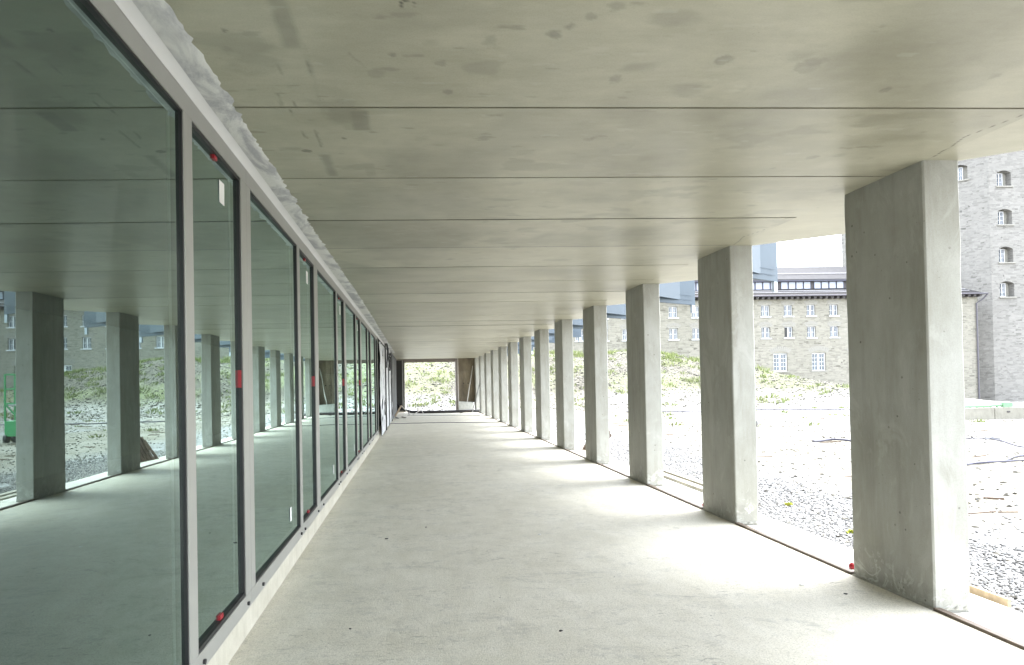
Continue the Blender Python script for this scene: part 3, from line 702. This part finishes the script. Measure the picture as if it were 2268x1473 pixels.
for k in range(-9, 9):
    x = 39.92+2.665*k
    if 13.5 < x < 63:
        for z in (9.25, 6.78):
            small.append((x, z)); ops.append((x-.5, x+.5, z-.68, z+.62))
for k in range(-1, 5):
    x = 41.56+4.48*k
    if x < 62: bigw.append((x, 3.35)); ops.append((x-.82, x+.82, 2.3, 4.4))
m = MB(); wall_with_openings(m, 14.6, 65.0, -2.4, 10.75, ops, YB, .28)
m.add([(65, YB, -2.4), (65, 86, -2.4), (65, 86, 10.75), (65, YB, 10.75)], [(0, 1, 2, 3)]); m.add([(14.6, YB, -2.4), (14.6, YB, 10.75), (14.6, 87, 10.75), (14.6, 87, -2.4)], [(0, 1, 2, 3)])
B_(m, 'wall', M_stone)
dk = MB().box(14.8, 64.8, YB+.75, YB+.8, -2, 10.7); B_(dk, 'inner_wall', M_room)
fm = casement(1.0, 1.3); win0 = None
for i, (x, z) in enumerate(small):
    if win0 is None:
        win0 = fm.build('window', M_white, sb); MB().box(-.45, .45, .052, .058, -.6, .6).build('pane', M_pane, win0)
        MB().box(-.62, .62, -.34, .06, -.74, -.62).build('sill', M_white, win0); wo = win0
        MB().box(-.66, .66, -.245, -.215, .64, .80).build('stone_lintel', M_trim, win0)
    else:
        wo = copy_tree(win0, sb)
    wo.location = (x-40, .22, z+1.8-.02)
fmb = casement(1.62, 2.06, 2, 4, .12, .22); big0 = None
for x, z in bigw:
    if big0 is None:
        big0 = fmb.build('window', simple('grey window frames', (.55, .56, .57), .6), sb); MB().box(-.72, .72, .052, .058, -.95, .95).build('pane', M_pane, big0); wo = big0
        MB().box(-.95, .95, -.28, .06, -1.13, -1.0).build('sill', M_trim, big0)
    else: wo = copy_tree(big0, sb)
    wo.location = (x-40, .22, z+1.8)
# one casement leaf open and dark
m = MB().box(42.585-.41, 42.585-.08, YB+.16, YB+.17, 6.25, 7.32); B_(m, 'open_casement', M_void)
# relieving arches
for x, z in small+bigw:
    m = MB()
    big = z < 5; r = 1.5 if big else 1.0; zc = z+(1.2 if big else .82)-.35*r/1
    for j in range(-5, 6):
        a = j*.11; px_, pz = x+1.35*r*math.sin(a), zc+1.35*r*math.cos(a)-.75*r
        c, s = math.cos(a), math.sin(a); hw, hh = .06*r, .17*r
        q = [(px_+u*c+v*s, pz-u*s+v*c) for u, v in ((-hw, -hh), (hw, -hh), (hw, hh), (-hw, hh))]
        m.add([(q_[0], YB-.012, q_[1]) for q_ in q]+[(q_[0], YB+.01, q_[1]) for q_ in q], [(0, 1, 2, 3), (0, 4, 5, 1), (1, 5, 6, 2), (2, 6, 7, 3), (3, 7, 4, 0)])
    B_(m, 'relieving_arch', M_trim)
# eaves and lower roof with hipped right end
m = MB(); m.add([(14.1, 74.2, 10.85), (65.5, 74.2, 10.85), (62.6, 77.0, 12.3), (14.1, 76.4, 11.75)], [(0, 1, 2, 3)])
m.add([(65.5, 74.2, 10.85), (65.5, 86, 10.85), (62.6, 86, 12.3), (62.6, 77.0, 12.3)], [(0, 1, 2, 3)])
m.add([(14.1, 74.2, 10.78), (65.5, 74.2, 10.78), (65.5, 74.2, 10.85), (14.1, 74.2, 10.85)], [(0, 1, 2, 3)])
m.add([(14.1, 74.2, 10.78), (14.1, 75.2, 10.78), (65.5, 75.2, 10.78), (65.5, 74.2, 10.78)], [(0, 1, 2, 3)]); rf = B_(m, 'roof', M_roof)
m = MB(); x = 14.4
r0 = MB().box(0, .3, 74.3, 74.98, 10.52, 10.775).build('rafter_end', M_dark, rf)
r0.location = (x, 0, 0)
while x < 64.6:
    x += .67; r1 = copy_tree(r0, rf); r1.location = (x, 0, 0)
m = MB(); m.tube([(14.1, 74.12, 10.83), (65.5, 74.12, 10.83)], .09, 8); m.tube([(65.5, 74.12, 10.83), (65.3, 74.5, 10.3), (64.75, 74.85, 9.8), (64.75, 74.85, -2)], .09, 8); B_(m, 'gutter', simple('dull grey gutter', (.08, .076, .088), .6, .0))
m = MB()
for z, y in ((11.2, 74.95), (11.45, 75.5)): m.tube([(14.2, y, z+.1), (64, y, z+.1)], .035, 6)
B_(m, 'snow_guard', M_steel)
B_(MB().box(14.6, 60, 76.3, 76.5, 11.7, 13.0), 'clerestory_wall', M_dark)
cw = None; x = 15.2; gi = 0
xs = []
x = 15.0
while x < 59:
    for j in range(4): xs.append(x+.42+.9*j)
    x += 3.93
for x in xs:
    if cw is None:
        cw = MB(); cw.box(-.43, .43, -.05, 0, -.52, -.44); cw.box(-.43, .43, -.05, 0, .44, .52); cw.box(-.43, -.38, -.05, 0, -.44, .44); cw.box(.38, .43, -.05, 0, -.44, .44)
        cw = cw.build('clerestory_window', M_frameblue, sb); MB().box(-.38, .38, -.02, -.004, -.44, .44).build('pane', M_clear, cw); wo = cw
    else: wo = copy_tree(cw, sb)
    wo.location = (x-40, 1.295, 12.22+1.8)
m = MB(); m.add([(14, 75.9, 12.95), (60, 75.9, 12.95), (60, 80.8, 15.2), (14, 80.8, 15.2)], [(0, 1, 2, 3)]); m.add([(14, 75.9, 12.82), (60, 75.9, 12.82), (60, 75.9, 12.95), (14, 75.9, 12.95)], [(0, 1, 2, 3)])
m.add([(14, 80.8, 15.2), (60, 80.8, 15.2), (60, 90, 13), (14, 90, 13)], [(0, 1, 2, 3)]); m.add([(60, 75.9, 12.9), (60, 90, 12.9), (60, 80.8, 15.2)], [(0, 1, 2)])
B_(m, 'roof', simple('pale weathered sheet roof', (.07, .069, .071), .85, var=.1, scale=2, spec=.1))
m = MB(); m.tube([(14, 77.6, 13.85), (60, 77.6, 13.85)], .05, 6); B_(m, 'snow_guard', M_steel)
B_(MB().box(14, 60, 75.86, 75.93, 12.7, 12.82), 'fascia', M_frameblue)

# ------------------------------------------------------------------ tower (octagon)
tw = empty('stone_tower', (68.56, 77, -2.4), 'tall octagonal rubble stone tower with arched windows at the right edge', 'tower')
A = Vector((68.56, 77)); s8 = 10.0; dirs = [(-1, 1), (0, 1), (1, 1), (1, 0), (1, -1), (0, -1), (-1, -1)]
corner = [A]
for dx, dy in dirs:
    d = Vector((dx, dy)).normalized(); corner.append(corner[-1]+d*s8)
m = MB(); ZT_ = 34
for i in range(7):
    a, b = corner[i], corner[i+1]
    if i == 0: continue
    m.add([(a.x, a.y, -2.4), (b.x, b.y, -2.4), (b.x, b.y, ZT_), (a.x, a.y, ZT_)], [(0, 1, 2, 3)])
# front facet (corner[7] .. A along x) with deep arched openings; left facet with its own
def arch_facet(m, p0, p1, ops, dep=.75):
    """p0->p1 left to right, outward normal to the right-hand side of travel; ops: (u0,u1,z0,z1,rise)"""
    d = (p1-p0); L = d.length; d.normalize(); n_in = Vector((-d.y, d.x))
    P = lambda u, q, z: (p0.x+d.x*u+n_in.x*q, p0.y+d.y*u+n_in.y*q, z)
    us = sorted({0, L, *[v for o in ops for v in o[:2]]}); zs = sorted({-2.4, ZT_, *[v for o in ops for v in o[2:4]]})
    for a, b in zip(us, us[1:]):
        for c, e in zip(zs, zs[1:]):
            if not any(o[0] < (a+b)/2 < o[1] and o[2] < (c+e)/2 < o[3] for o in ops):
                m.add([P(a, 0, c), P(b, 0, c), P(b, 0, e), P(a, 0, e)], [(0, 1, 2, 3)])
    for (u0, u1, z0, z1, rise) in ops:
        N = 8; arc = [(u0+(u1-u0)*i/N, z1-rise+rise*(1-(2*i/N-1)**2)) for i in range(N+1)]
        for (ua, za), (ub_, zb) in zip(arc, arc[1:]):
            m.add([P(ua, 0, za), P(ub_, 0, zb), P(ub_, 0, z1), P(ua, 0, z1)], [(0, 1, 2, 3)])
            m.add([P(ua, 0, za), P(ua, dep, za), P(ub_, dep, zb), P(ub_, 0, zb)], [(0, 1, 2, 3)])
        for u in (u0, u1): m.add([P(u, 0, z0), P(u, dep, z0), P(u, dep, z1-rise), P(u, 0, z1-rise)], [(0, 1, 2, 3)])
        m.add([P(u0, 0, z0), P(u1, 0, z0), P(u1, dep, z0), P(u0, dep, z0)], [(0, 1, 2, 3)])
    return P
opsR = [(1.0+.03*i*0, 2.75, z-.95, z+.9, .28) for i, z in enumerate((24.9, 20.3, 15.8, 11.7))]
Pf = arch_facet(m, A, A+Vector((s8, 0)), opsR)
Ld = corner[1]; Lf = (A-Ld).length
opsL = [(Lf-3.7, Lf-2.0, 25.2, 27.1, .3)]
Pl = arch_facet(m, Ld, A, opsL)
o = m.build('wall', M_tower, tw); o.location = (-68.56, -77, 2.4)
for P, ops_, ang in ((Pf, opsR, 0), (Pl, opsL, R(-45))):
    for (u0, u1, z0, z1, rise) in ops_:
        um = (u0+u1)/2; base = MB().box(-.9, .9, -.02, .0, -1.0, 1.0)
        root = base.build('window', M_trim, tw); x, y, z = P(um, .77, (z0+z1)/2); root.location = (x-68.56, y-77, z+2.4); root.rotation_euler = (0, 0, ang)
        cf_ = casement(.95, 1.65, 2, 3, .1, .12).build('frame', M_white, root); cf_.location = (-.1, -.12, -.05)
        MB().box(-.42, .42, -.065, -.055, -.75, .75).build('pane', M_pane, root).location = (-.1, .0, -.05)
        MB().box(-1.05, 1.05, -.95, -.7, -1.08, -.94).build('sill', M_trim, root)
tag(tw)

# ------------------------------------------------------------------ site objects outside
lw = empty('retaining_wall', (24, 26.3, -.3), 'low pale concrete retaining wall across the gravel at the right', 'wall')
for i in range(7):
    x = 19.6+1.9*i; MB().box(x-24, x+1.88-24, 0, .25, -.1, .55).build('concrete_block', M_block, lw, bevel=.02)
    m = MB(); m.box(x+.5-24, x+.62-24, -.02, .0, .34, .40); m.build('lifting_slot', M_dark, lw)
m = MB(); m.tube([(21.5, 26.42, .30), (23.2, 26.42, .31), (24.0, 26.42, .36)], .045, 8); m.box(23.8, 24.2, 26.34, 26.5, .26, .44)
for i in range(8): m.bar((21.6+.28*i, 26.4, .26), (21.75+.28*i, 26.44, .36), .05)
tag(m.build('green_pole', M_greennet), 'green rolled netting on a pole lying on the low concrete wall', 'netting')
def cable(name, pts, r, lab, mat=M_cable):
    P = []
    for (a, b) in zip(pts, pts[1:]):
        for t in np.linspace(0, 1, 10, endpoint=False):
            x, y = a[0]+(b[0]-a[0])*t, a[1]+(b[1]-a[1])*t
            x += .12*noise.noise(Vector((x*1.3, y*1.3, 5))); y += .25*noise.noise(Vector((x*.9, y*.9, 2)))
            P.append((x, y, terr(x, y)+r+.01))
    m = MB(); m.tube(P, r, 6); return tag(m.build(name, mat, smooth=True), lab, 'cable', 'cables on the gravel')
cable('ground_cable', [(9.6, 12.2), (11.1, 12.5), (12.4, 13.4), (13.5, 13.8)], .022, 'dark blue cable snaking over the pale ground right of the nearest column')
cable('ground_cable', [(10.4, 12.3), (11.9, 12.9), (13.4, 13.0)], .018, 'second dark cable crossing beside the blue one on the pale ground')
cable('ground_cable', [(13.5, 19.3), (15.3, 17.5), (14.9, 15.9), (17, 15.6)], .016, 'thin cable on the gravel before the low concrete wall')
cable('ground_cable', [(10.8, 17.9), (11.5, 18.3), (12.0, 18.1)], .03, 'short black cable end on the pale ground between the two nearest columns')
cable('ground_cable', [(12.0, 38), (16, 37.2), (20, 37.8), (26, 36.5)], .03, 'thin dark line of cable along the foot of the grassy slope')
ld = empty('metal_ladder', (15.3, 17.2, terr(15.3, 17.2)), 'grey metal ladder lying flat on the gravel at the right edge', 'ladder')
for s in (-1, 1): MB().bar((-.1, .22*s, .05), (2.4, .22*s, .05), .05, .08).build('rail', M_steel, ld)
for i in range(7): MB().bar((.1+.35*i, -.2, .05), (.1+.35*i, .2, .05), .03).build('rung', M_steel, ld)
# formwork boards on edge outside the ledge
for (x, y0, y1, lab) in [(4.14, 4.58, 5.9, 'timber formwork board on edge behind the foot of the nearest column'), (4.30, 9.9, 12.4, 'long weathered timber beam lying on the gravel outside the third column'), (4.52, 9.9, 12.2, 'second timber beam lying beside the long one on the gravel')]:
    m = MB().box(x-.013, x+.013, y0, y1, ZG-.03, ZG+.14) if x < 4.2 else MB().box(x-.06, x+.06, y0, y1, ZG-.01, ZG+.09)
    tag(m.build('timber_board', M_timber if x < 4.2 else M_driftwood, bevel=.003), lab, 'board', 'timber along the ledge')
# leaning pallets, seen in the glass
def pallet():
    root = empty('wooden_pallet')
    for i in range(5): MB().box(-.6, .6, -.4+.175*i, -.4+.175*i+.10, .12, .142).build('slat', M_oldwood, root)
    for y in (-.4, -.05, .3): MB().box(-.6, .6, y, y+.1, 0, .022).build('slat', M_oldwood, root)
    for x in (-.6, -.05, .5):
        MB().box(x, x+.1, -.4, .4, .098, .119).build('slat', M_oldwood, root)
        for y in (-.4, -.05, .3): MB().box(x, x+.1, y, y+.1, .0225, .0975).build('block', M_oldwood, root)
    return root
p0 = pallet(); p0.scale = (.85, .85, .85); p0.location = (4.12, 15.62, -.05); p0.rotation_euler = (0, R(-52), R(12))
tag(p0, 'dark wooden pallet leaning outside the fifth column, lower one in the reflection', 'pallet', 'pallets by the columns')
p1 = copy_tree(p0); p1.location = (4.17, 15.5, .0); p1.rotation_euler = (0, R(-63), R(4)); tag(p1, 'dark wooden pallet leaning on top of the other pallet outside the fifth column', 'pallet')
# green work platform, seen in the glass at the left edge
gm = empty('work_platform', (11.9, 24.0, terr(11.9, 24)), 'green mobile work platform with railings, seen mirrored at the left edge', 'work platform')
MB().box(-.28, .28, -.3, .3, .22, .75).build('chassis', M_green, gm, bevel=.02)
for x in (-.25, .25):
    for y in (-.22, .22):
        m = MB(); m.tube([(x-.05, y, .15), (x+.05, y, .15)], .15, 16); m.build('wheel', M_black, gm)
m = MB()
for x in (-.26, .26):
    for y in (-.28, .28): m.bar((x, y, .75), (x, y, 2.35), .045)
for z in (1.35, 1.85, 2.35):
    for y in (-.28, .28): m.bar((-.26, y, z), (.26, y, z), .045)
    for x in (-.26, .26): m.bar((x, -.28, z), (x, .28, z), .045)
m.bar((-.26, -.3, .75), (.26, -.3, 1.35), .04); m.build('railing', M_green, gm); MB().box(-.25, .25, -.27, .27, 1.27, 1.32).build('deck', M_steel, gm)

# ------------------------------------------------------------------ gravel, rubble, grass
def stones(name, pos, size, mat, seed, flat=.7):
    r = np.random.default_rng(seed); n = len(pos)
    base = np.array([(1, 0, 0), (0, 1, 0), (-1, 0, 0), (0, -1, 0), (0, 0, .8), (0, 0, -.8)], float)
    fc = np.array([(0, 1, 4), (1, 2, 4), (2, 3, 4), (3, 0, 4), (1, 0, 5), (2, 1, 5), (3, 2, 5), (0, 3, 5)])
    v = base[None]*(1+.5*(r.random((n, 6, 1))-.5)); v = v*size[:, None, None]; v[:, :, 2] *= flat
    a = r.random(n)*6.28; t = (r.random(n)-.5)*1.2
    c, s = np.cos(a)[:, None], np.sin(a)[:, None]; ct, s2 = np.cos(t)[:, None], np.sin(t)[:, None]
    x, y, z = v[:, :, 0], v[:, :, 1], v[:, :, 2]; x, z = x*ct-z*s2, x*s2+z*ct; x, y = x*c-y*s, x*s+y*c
    V = np.stack([x, y, z], 2)+pos[:, None, :]
    Fq = (fc[None]+6*np.arange(n)[:, None, None]).reshape(-1, 3); V = V.reshape(-1, 3)
    me = bpy.data.meshes.new(name); me.vertices.add(len(V)); me.vertices.foreach_set('co', V.ravel())
    me.loops.add(Fq.size); me.loops.foreach_set('vertex_index', Fq.ravel()); me.polygons.add(len(Fq))
    me.polygons.foreach_set('loop_start', np.arange(0, Fq.size, 3)); me.polygons.foreach_set('loop_total', np.full(len(Fq), 3)); me.update(calc_edges=True)
    me.materials.append(mat); return link(bpy.data.objects.new(name, me))
n = 42000; y = rng.uniform(1.5, 19, n)**1.0; x = 4.12+rng.exponential(1.2, n); keep = (x < 8.5+1.0*rng.random(n)); x, y = x[keep], y[keep]
edge = 6.2+.5*np.sin(y*.9)+.4*np.sin(y*2.3+1); keep = (x < edge) | (rng.random(len(x)) < .12); x, y = x[keep], y[keep]
pos = np.array([(a, b, terr(a, b)+.006) for a, b in zip(x, y)])
tag(stones('gravel', pos, rng.uniform(.010, .028, len(pos)), M_pebble, 3), 'loose grey gravel along the ledge outside the columns', 'gravel', kind='stuff')
n = 9000; x = rng.uniform(4.3, 30, n); y = rng.uniform(4, 42, n); pos = np.array([(a, b, terr(a, b)+.005) for a, b in zip(x, y)])
tag(stones('pebbles', pos, rng.uniform(.015, .05, n), M_rubble, 4), 'scattered pebbles over the pale bare ground', 'pebbles', kind='stuff')
m = MB()
for _ in range(220):
    x = random.uniform(6.8, 34); y = random.uniform(8, 40); a = random.uniform(-.5, .5)+(math.pi if random.random() < .5 else 0); L = random.uniform(.12, .55)
    x2, y2 = x+L*math.cos(a), y+L*math.sin(a); r_ = random.uniform(.012, .03)
    m.bar((x, y, terr(x, y)+r_*.6), (x2, y2, terr(x2, y2)+r_*.6), r_)
tag(m.build('debris', M_oldwood), 'small dark sticks and splinters strewn over the pale bare ground', 'debris', kind='stuff')
n = 16000; x = rng.uniform(-6, 36, n); y = 43+16*rng.random(n); keep = (y > 43) & (x < 36); x, y = x[keep], y[keep]
pos = np.array([(a, b, terr(a, b)+.01) for a, b in zip(x, y)])
tag(stones('rubble', pos, .03+.09*rng.random(len(pos))**2.5, M_rubble, 5), 'broken stone rubble covering the steep slope', 'rubble', kind='stuff')

def blades(cl, per, hgt, spread, seed, tops=False):
    r = np.random.default_rng(seed); m = MB()
    for (x, y, s) in cl:
        for _ in range(int(per*s)):
            a = r.random()*6.28; d = r.random()**.6*spread*s; bx, by = x+d*math.cos(a), y+d*math.sin(a)*.8; bz = terr(bx, by)
            h_ = hgt*s*(.5+.8*r.random())*(1-.4*d/(spread*s)); lx, ly = (r.random()-.5)*h_*1.3+d*.5*math.cos(a), (r.random()-.5)*h_*1.3
            w_ = .018+.012*r.random(); q = r.random()*3.14; wx, wy = w_*math.cos(q), w_*math.sin(q)
            m.add([(bx-wx, by-wy, bz-.02), (bx+wx, by+wy, bz-.02), (bx+wx*.7+lx*.5, by+wy*.7+ly*.5, bz+h_*.65), (bx-wx*.7+lx*.5, by-wy*.7+ly*.5, bz+h_*.65), (bx+lx, by+ly, bz+h_)], [(0, 1, 2, 3), (3, 2, 4)])
    return m
def raw(mb, name, mat):
    me = bpy.data.meshes.new(name); me.from_pydata(mb.v, [], mb.f); me.materials.append(mat); return link(bpy.data.objects.new(name, me))
cl = []
for _ in range(150): cl.append((random.uniform(-4, 12), random.uniform(44, 57), random.choice((.4, .5, .7, 1.1))))
for _ in range(150): cl.append((random.uniform(10, 30), random.uniform(44.5, 58), random.choice((.5, .7, 1.0))))
for _ in range(10):
    x = random.uniform(9, 30); y = random.uniform(55, 59)
    for _ in range(random.randint(4, 13)): cl.append((x+random.gauss(0, 1.0), y+random.gauss(0, 1.0), random.uniform(.6, 1.6)))
for _ in range(40): cl.append((random.uniform(9, 26), random.uniform(24, 42), random.uniform(.3, .6)))
tag(raw(blades(cl, 40, .28, .5, 11), 'grass', M_grass), 'pale green grass tufts growing over the stony slope', 'grass', kind='stuff')
for i, (x0, x1, y, lab) in enumerate([(31.2, 34.0, 57.5, 'yellow green weeds on the mound below the left large window'), (36.0, 38.2, 59.0, 'yellow green weeds on the mound below the right large window')]):
    cc = [(x0+(x1-x0)*random.random(), y+random.uniform(-.6, .6), random.uniform(.9, 1.5)) for _ in range(16)]
    tag(raw(blades(cc, 60, .42, .4, 20+i), 'weed_clump', M_weed), lab, 'weeds')
for i, (x, y, s) in enumerate([(5.0, 8.9, .18), (4.75, 7.2, .2), (4.95, 7.05, .2), (4.6, 6.4, .17), (9.5, 21, .5)]):
    tag(raw(blades([(x, y, s)], 160, .3, .25, 40+i), 'weed_sprig', M_weed), 'tiny yellow green sprig in the gravel, %s' % ['nearest the second column', 'left one of the middle pair', 'right one of the middle pair', 'closest to the ledge behind the nearest column', 'larger one out on the pale ground'][i], 'weed', 'sprigs in the gravel')
